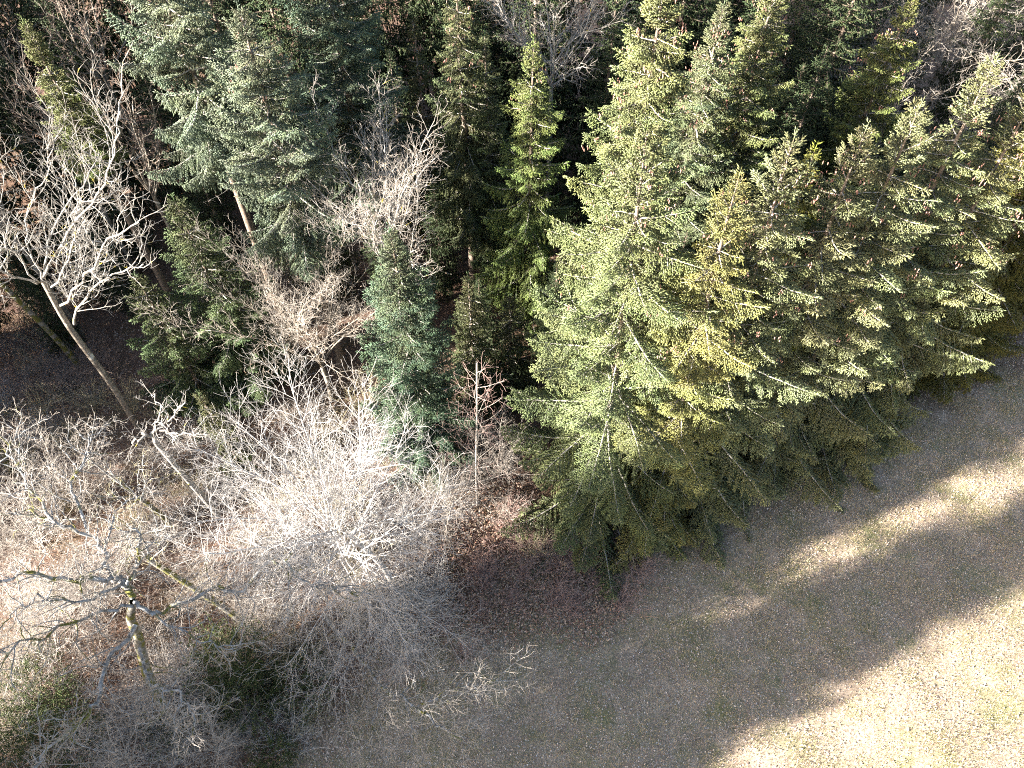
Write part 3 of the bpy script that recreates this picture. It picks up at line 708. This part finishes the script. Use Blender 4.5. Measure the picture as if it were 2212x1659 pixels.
# broken mossy snag with a small crooked crown
y2 = at_z(470, 1110, 0)[1]; b2 = at_z(470, 1110, 0)
bare(b2, [b2, at_y(400, 1030, y2), at_y(335, 955, y2)],
     [([at_y(335, 955, y2), at_y(322, 938, y2), at_y(300, 945, y2 - .3), at_y(285, 965, y2 - .5)], .10),
      ([at_y(325, 938, y2), at_y(345, 925, y2 + .3), at_y(375, 900, y2 + .5), at_y(400, 870, y2 + .5)], .06),
      ([at_y(345, 930, y2), at_y(390, 940, y2 - .5), at_y(430, 935, y2 - .8)], .045),
      ([at_y(330, 935, y2), at_y(345, 890, y2), at_y(335, 850, y2)], .05)],
     prm(dens=[4, 4, 5, 0], len=[.9, .45, .25, 0], up=[.2, .3, .3, .3], wig=[.2, .25, .3, .3], rad=[.02, .01, .007, 0]), 'leaning snag with a small crooked white crown left of the big white tree', (m_white, m_pale), r0=.15, seed=91)

# the old mossy tree at lower left: limbs drawn where they stand
CROOK = prm(step=[.35, .22, .16, .12], wig=[.2, .26, .3, .32], up=[.02, .05, .1, .1], dens=[5.0, 5.2, 5.6, 0], ang=[55, 55, 50, 0], len=[1.8, .8, .34, 0], rad=[.024, .010, .006, 0], first=[.1, .1, .1, .1])
def PL(*a): return [at_z(x, y, z) for x, y, z in a]
b7 = at_z(380, 1580, 0)
L7 = [(PL((288, 1290, 9.5), (262, 1262, 10), (235, 1250, 10.5), (150, 1252, 11), (70, 1240, 11.6), (-30, 1255, 12)), 0.136),
      (PL((262, 1262, 10), (240, 1240, 10.6), (225, 1190, 11), (190, 1150, 11.4), (120, 1130, 12), (40, 1105, 12)), 0.103),
      (PL((275, 1270, 10), (295, 1230, 10.5), (300, 1170, 11.5), (288, 1140, 12), (270, 1150, 12)), 0.076),
      (PL((290, 1300, 9.4), (330, 1320, 9.2), (390, 1305, 9.0), (470, 1272, 9.0), (530, 1275, 9.2), (550, 1245, 9.6), (580, 1215, 10), (612, 1213, 10.2), (640, 1245, 10), (700, 1270, 9.8), (770, 1290, 9.5)), 0.085),
      (PL((292, 1350, 8.6), (235, 1420, 8.8), (220, 1500, 8.8), (170, 1560, 9), (120, 1600, 9), (60, 1670, 9)), 0.094),
      (PL((300, 1400, 8), (330, 1480, 8.2), (370, 1490, 8.5), (410, 1520, 8.5), (420, 1570, 8.3)), 0.068),
      (PL((288, 1310, 9.4), (200, 1330, 10), (110, 1370, 10.5), (20, 1400, 11), (-40, 1430, 11)), 0.068),
      (PL((262, 1262, 10), (180, 1300, 10.6), (90, 1290, 11.4), (20, 1330, 11.8)), 0.060),
      (PL((190, 1150, 11.4), (160, 1060, 12), (180, 980, 12), (200, 930, 12)), 0.060),
      (PL((120, 1130, 12), (60, 1050, 12.4), (20, 980, 12.6), (50, 930, 12.6)), 0.051),
      (PL((225, 1190, 11), (270, 1080, 11), (330, 1050, 11)), 0.043),
      (PL((330, 1320, 9.2), (400, 1370, 9), (470, 1395, 8.6), (520, 1400, 8.3)), 0.046)]
bare(b7, [b7, at_z(350, 1520, 2.6), at_z(318, 1455, 4.8), at_z(300, 1380, 6.9), at_z(282, 1335, 8.2), at_z(288, 1300, 9.4)], L7, CROOK, 'old crooked bare tree with moss covered trunk and limbs at lower left', (m_moss, m_tan, m_mossy), r0=.2, seed=71)

# leaning lichen covered tree at the bottom edge of the wood
b8 = at_z(700, 1330, .0)
L8 = [(PL((745, 1385, 1.6), (790, 1430, 2.6), (820, 1480, 3.2), (880, 1520, 3.6), (940, 1560, 4), (1000, 1600, 4.2)), .09),
      (PL((820, 1480, 3.2), (810, 1540, 3.4), (800, 1600, 3.4)), .04), (PL((900, 1530, 3.6), (960, 1500, 4.0), (1020, 1480, 4.3), (1070, 1470, 4.4)), .04),
      (PL((880, 1520, 3.6), (890, 1590, 3.4), (880, 1650, 3.4)), .035), (PL((780, 1420, 2.4), (830, 1380, 3.2), (900, 1360, 4)), .04)]
bare(b8, [b8, at_z(720, 1355, .9), at_z(745, 1385, 1.6)], L8, prm(step=[.35, .3, .2, .2], wig=[.12, .1, .12, .15], dens=[5, 4.2, 4.5, 0], len=[2.3, 1.2, .5, 0], up=[0, .05, .05, .05], rad=[.02, .010, .006, 0]),
     'low leaning tree with grey lichened limb reaching over the meadow at bottom centre', (m_moss, m_tan), r0=.12, seed=72)

# mossy trunks between the litter on the left
for k, (x0, y0, x1, y1, h, rr, lab) in enumerate([(560, 1370, 320, 1208, 5.0, .16, 'dark mossy trunk rising above the old crooked tree'), (372, 1140, 300, 1075, 3.5, .14, 'short mossy trunk beside the leaf litter patch'),
                                                  (25, 1020, -60, 900, 5, .14, 'mossy trunk at the left edge below the forked tree'), (180, 800, 0, 610, 9, .17, 'brown trunk running beside the forked tree at the left edge')]):
    p0 = at_z(x0, y0, 0); p1 = at_z(x1, y1, h)
    r = random.Random(k + 300)
    bare(p0, [p0, (p0 * .6 + p1 * .4) + (.1, .05, 0), p1], fan(p1, 5, (20, 75), (2.0, 3.4), .05, r), prm(dens=[2.5, 3.5, 5, 0], len=[1.1, .6, .3, 0]), lab, (m_moss, m_olive, m_mossy), r0=rr, seed=300 + k)

# bare crowns at upper left and upper right: built once each, copied
def copy_tree(o, loc, rz, s, label, group):
    c = o.copy(); COL.objects.link(c); c.location = loc; c.rotation_euler = (0, 0, rz); c.scale = (s, s, s); c['label'] = label; c['group'] = group
    for ch in [x for x in SC.objects if x.parent == o]:
        d = ch.copy(); COL.objects.link(d); d.parent = c
        for g_ in [x for x in SC.objects if x.parent == ch]:
            e = g_.copy(); COL.objects.link(e); e.parent = d
    return c
r = random.Random(21); p = at_z(150, 330, 10); bL = np.array([p[0], p[1], 0]); f = np.array([p[0], p[1], 9.5])
t1 = bare(bL, [bL, bL + (0.1, 0, 5), f], fan(f, 9, (45, 80), (5.5, 8.5), .06, r), prm(dens=[1.9, 3.2, 4.5, 0], buds=.22, up=[.1, .25, .4, .3]), 'brown twigged bare crown with a few dead leaves right of the thin spruce', (m_grey, m_brown), r0=.15, seed=22)
for k, (px, py, z, s, lab) in enumerate([(330, 420, 9.5, 1.0, 'bare brown crown in front of the broad blue grey spruce trunk'), (60, 200, 9.5, 1.05, 'bare brown crown rising at the top left corner'),
                                         (10, 480, 9.5, .95, 'bare crown behind the forked tree at the left edge'), (240, 200, 10, 1.1, 'bare crown at the top edge left of the blue spruces')]):
    p = at_z(px, py, z); copy_tree(t1, (p[0], p[1], 0), 1.3 + k * 1.7, s, lab, 'bare broadleaf trees')
r = random.Random(31); p = at_z(2050, 330, 7); bR = np.array([27., 47., 0]); f = bR + (0, 0, 6.)
t2 = bare(bR, [bR, bR + (0.1, 0, 3), f], fan(f, 12, (30, 80), (5.5, 8.0), .06, r), prm(dens=[2.6, 3.8, 4.5, 0], up=[.02, .05, .1, .1], wig=[.14, .2, .25, .25]), 'grey bare tree at the top right corner behind the pointed row spruce', (m_grey, m_tan), r0=.14, seed=32)
for k, (x, y, s, lab) in enumerate([(32, 51, 1.1, 'grey bare crown touching the right edge at the top'), (22.5, 51, 1.0, 'grey bare crown behind the yellowish spruce at upper right'), (28, 57, 1.1, 'farthest grey bare crown at the top right'), (36, 45, 1.05, 'bare crown behind the last row spruce on the right edge'), (19, 57, 1., 'bare crown at the top edge right of the dark gap'), (30, 43.5, .8, 'low grey bare crown just behind the pointed tip of the row'), (25, 44, .75, 'low grey bare crown right of the yellowish upper spruce'), (34, 55, 1.15, 'grey bare crown in the very corner at top right')]):
    copy_tree(t2, (x, y, 0), 1 + k * 2.1, s, lab, 'bare broadleaf trees')

r = random.Random(41); p = at_z(120, 1010, 4); bB = np.array([p[0], p[1], 0]); f = np.array([p[0], p[1], .4])
t3 = bare(bB, None, fan(f, 13, (48, 84), (4.5, 6.5), .032, r) + fan(f, 6, (25, 45), (2.5, 4), .025, r, 2.), prm(dens=[3.2, 4.2, 5, 0], len=[1.5, .7, .34, 0], up=[.02, .08, .1, .1], wig=[.12, .17, .22, .25], rad=[.016, .009, .006, 0]),
          'buff many stemmed bush tree above the old mossy tree near the left edge', (m_tan, m_tan), seed=42)
for k, (px, py, z, s, lab) in enumerate([(20, 1130, 4, 1.0, 'many stemmed bush tree cut by the left edge above the mossy limbs'), (170, 1230, 4, .9, 'many stemmed bush tree behind the old mossy trunk'), (420, 1240, 3, .75, 'small many stemmed bush tree right of the mossy trunk'),
        (60, 1370, 3.5, .9, 'many stemmed bush tree at the left edge below the mossy limbs'), (330, 1480, 3.5, .8, 'many stemmed bush tree in front of the old mossy trunk'), (230, 1620, 3.2, .8, 'many stemmed bush tree at the bottom edge left of centre'),
        (440, 1600, 2.6, .7, 'many stemmed bush tree at the bottom edge beside the evergreen shrubs'), (560, 1330, 2.6, .65, 'many stemmed bush tree under the left side of the big white tree'), (800, 1290, 2.6, .7, 'many stemmed bush tree under the right side of the big white tree'),
        (1080, 960, 3.5, .75, 'many stemmed bush tree between the sapling and the corner spruce'), (960, 1060, 3, .65, 'many stemmed bush tree left of the reddish sapling')]):
    p = at_z(px, py, z); copy_tree(t3, (p[0], p[1], .35), 1.3 + k * 1.7, s, lab, 'bare broadleaf trees')

# ------------------------------------------------------------------ shrubs and thicket
def shrub_mesh(n, H, spread, seed, mats, red=0):
    r = random.Random(seed); T = Tubes()
    for i in range(n):
        a = r.uniform(0, 6.28); rr = abs(r.gauss(0, spread * .35)); p = np.array([math.cos(a) * rr, math.sin(a) * rr, 0]); e = R(r.uniform(45, 85)); a += r.gauss(0, .5)
        d = np.array([math.cos(a) * math.cos(e), math.sin(a) * math.cos(e), math.sin(e)]); L = H * r.uniform(.6, 1.1); pts = [p]; q = p
        for k in range(6): d = unit(d + np.array([r.gauss(0, .12), r.gauss(0, .12), r.gauss(-.04, .06)])); q = q + d * L / 6; pts.append(q)
        T.add(pts, np.linspace(.014, .004, 7), 3, 0)
        for k in range(9):
            j = r.randrange(1, 6); v = unit(np.array([r.gauss(0, 1), r.gauss(0, 1), r.uniform(-.2, 1)])); l = r.uniform(.2, .7); m_ = pts[j] + v * l * .5 + (0, 0, .03)
            T.add([pts[j], m_, pts[j] + v * l + np.array([r.gauss(0, .08), r.gauss(0, .08), 0])], [.006, .004, .0025], 3, 0)
    return T.mesh('stems', mats)
SH = [shrub_mesh(46, 2.4, 1.6, 1, [m_olive]), shrub_mesh(46, 2.0, 1.6, 2, [m_tan]), shrub_mesh(40, 1.3, 1.4, 3, [m_red]), shrub_mesh(44, 2.8, 1.8, 4, [m_pale]), shrub_mesh(60, 2.2, 2.2, 5, [m_brown])]
def bush(px, py, v, s, lab, z=0.):
    p = at_z(px, py, z); o = bpy.data.objects.new('bare_shrub', SH[v]); COL.objects.link(o); o.location = (p[0], p[1], float(ground_z(p[0], p[1])) - .03)
    o.rotation_euler = (0, 0, rng.uniform(0, 6.28)); o.scale = (s, s, s); tag(o, lab, 'shrub', 'bare shrubs of the undergrowth'); return o
BUSH = [(90, 900, 0), (180, 960, 0), (60, 1010, 0), (240, 1040, 1), (150, 1100, 0), (40, 1180, 1), (330, 1180, 1), (120, 1300, 3), (60, 1420, 0), (210, 1440, 1), (300, 1560, 3), (430, 1500, 3),
        (520, 1600, 1), (380, 1640, 3), (250, 1640, 1), (560, 1450, 0), (640, 1400, 0), (700, 1440, 1), (760, 1360, 0), (620, 1530, 1), (840, 1330, 1), (900, 1250, 1), (760, 1230, 0), (660, 1220, 1),
        (560, 1180, 0), (520, 1080, 1), (620, 1080, 0), (740, 1110, 0), (850, 1130, 1), (960, 1160, 1), (1010, 1050, 1), (1090, 1110, 1), (930, 1050, 0), (1160, 1180, 0), (1220, 1220, 2), (1130, 1240, 2),
        (1050, 1230, 2), (1290, 1260, 2), (1200, 1290, 2), (1100, 1300, 2), (1380, 1230, 2), (720, 950, 0), (620, 900, 1), (800, 880, 0), (560, 830, 0), (130, 800, 1), (330, 990, 1), (450, 1290, 0), (860, 1430, 2), (960, 1350, 2), (1000, 1420, 2)]
_rb = random.Random(4)
BUSH += [(_rb.uniform(-10, 260), _rb.uniform(590, 860), _rb.choice((4, 4, 2))) for _ in range(26)] + [(_rb.uniform(980, 1400), _rb.uniform(1100, 1330), 2) for _ in range(14)]
BUSH += [(20, 640, 1), (60, 700, 0), (110, 740, 0), (20, 760, 1), (80, 800, 0), (150, 840, 1), (200, 880, 0), (40, 850, 1), (350, 900, 0), (420, 960, 1), (680, 900, 1), (860, 980, 0)]
for _i in range(70):
    _x = _rb.uniform(-20, 1000); _lo = 900 if _x > 350 else 860
    _y = _rb.uniform(_lo, 1640)
    if _y > 1640 - max(0, _x - 600) * .75: continue
    BUSH.append((_x, _y, _rb.choice((0, 1, 1, 3, 3) if _x < 480 else (0, 1, 1, 3))))
wheres = {0: 'olive brown', 1: 'buff', 2: 'low reddish', 3: 'pale grey', 4: 'dark brown'}
_sh = []
for i, (px, py, v) in enumerate(BUSH):
    _sh.append((bush(px, py, v, rng.uniform(.75, 1.1), 'x'), px, py, wheres[v]))
near_label(_sh, 'leafless shrub')

# reddish bramble leaves along the wood's edge, under the corner spruce
def leaf_cloud(name, cen, n, size, mat, label, cat, kind='stuff'):
    """cen: list of (x, y, z, rx, rz)"""
    V = []; T = []
    per = n // len(cen)
    for (x, y, z, rx, rz) in cen:
        u = nrs.normal(0, 1, (per, 3)); u = unit(u) * (nrs.rand(per, 1) ** .4); C = u * np.array([rx, rx, rz]) + np.array([x, y, z])
        C[:, 2] = np.maximum(C[:, 2], ground_z(C[:, 0], C[:, 1]) + .04)
        a = unit(nrs.normal(0, 1, (per, 3)) * np.array([1, 1, .5])); b_ = unit(np.cross(a, nrs.normal(0, 1, (per, 3)))); L = nrs.uniform(*size, (per, 1))
        V.append(np.stack([C - a * L * .5, C + b_ * L * .3, C + a * L * .5, C - b_ * L * .3], 1).reshape(-1, 3)); T.append(np.repeat(nrs.rand(per), 4))
    V = np.concatenate(V); m = len(V) // 4; F = (np.arange(m)[:, None, None] * 4 + np.array([[0, 3, 1], [1, 3, 2]])[None]).reshape(-1, 3)
    o = link(name, make_mesh(name, V, F, None, [mat], None, False, {'tint': np.concatenate(T)}))
    tag(o, label, cat, kind=kind); return o
cen = []
for px, py in [(1000, 1130), (1060, 1160), (1120, 1190), (1030, 1210), (1180, 1230), (1250, 1260), (1120, 1290), (1200, 1310), (1310, 1290), (1050, 1300), (980, 1250), (1000, 1340), (1130, 1130), (1290, 1330), (1090, 1080), (960, 1180), (1340, 1230), (1150, 1340), (1250, 1350), (900, 1330), (1080, 1350), (1240, 1200), (1000, 1280)]:
    p = at_z(px, py, .2); cen.append((p[0], p[1], .1, 1.5 + .9 * ((px * 7) % 5) / 4, .25))
leaf_cloud('bramble_cover', cen, 15000, (.07, .15), m_redleaf, 'reddish bramble ground cover at the foot of the corner spruce', 'brambles')

# dark evergreen shrubs at lower left
def evergreen(px, py, z, rx, rz, n, label, seed):
    p = at_z(px, py, z); root = empty('evergreen_shrub', (p[0], p[1], float(ground_z(p[0], p[1])) - .03)); tag(root, label, 'shrub', 'evergreen shrubs at the wood edge')
    r = random.Random(seed); T = Tubes()
    for i in range(9):
        a = i * 2.4; e = R(r.uniform(40, 80)); T.add([(0, 0, 0), (math.cos(a) * .4 * rx, math.sin(a) * .4 * rx, z * .5), (math.cos(a) * .7 * rx, math.sin(a) * .7 * rx, z * r.uniform(.7, 1.1))], [.04, .025, .01], 4)
    link('stems', T.mesh('stems', [m_brown]), root)
    T = Tubes()
    for i in range(n // 12):
        u = unit(np.array([r.gauss(0, 1), r.gauss(0, 1), r.gauss(.1, .8)])) * (r.random() ** .35); c = u * (rx, rx, rz) + (0, 0, z * .75)
        c = c * (1 + .18 * math.sin(5 * u[0] + seed) * math.cos(4 * u[1]))
        d = unit(u + (0, 0, .2) + np.array([r.gauss(0, .4) for _ in range(3)]))
        for k in range(12):
            s_ = c + d * .04 * k; v = unit(d * .6 + np.array([r.gauss(0, .7) for _ in range(3)])); T.spin(s_, s_ + v * r.uniform(.07, .13), .018, r.random())
    o = link('foliage', T.mesh('foliage', [m_ivy]), root)
    return root
evergreen(478, 1410, 3.2, 1.5, 1.6, 9000, 'dark evergreen shrub with a lighter tip right of the mossy trunk', 1)
evergreen(520, 1500, 1.6, 1.5, 1.0, 6000, 'low dark evergreen shrub below the mossy limb', 2)
evergreen(640, 1470, 1.2, 1.4, .8, 5000, 'low spreading evergreen shrub under pale twigs at the meadow edge', 3)
evergreen(40, 1510, 3.0, 2.0, 1.5, 8000, 'dark evergreen shrub in the lower left corner', 4)
evergreen(110, 1600, 2.2, 1.9, 1.2, 7000, 'evergreen shrub at the bottom edge near the left corner', 5)
evergreen(585, 1625, .9, .8, .7, 2500, 'small evergreen shrub at the bottom edge beside the meadow', 6)
evergreen(370, 1560, 1.2, 1.3, .6, 3500, 'shaded evergreen shrub beneath the lower mossy limbs', 7)
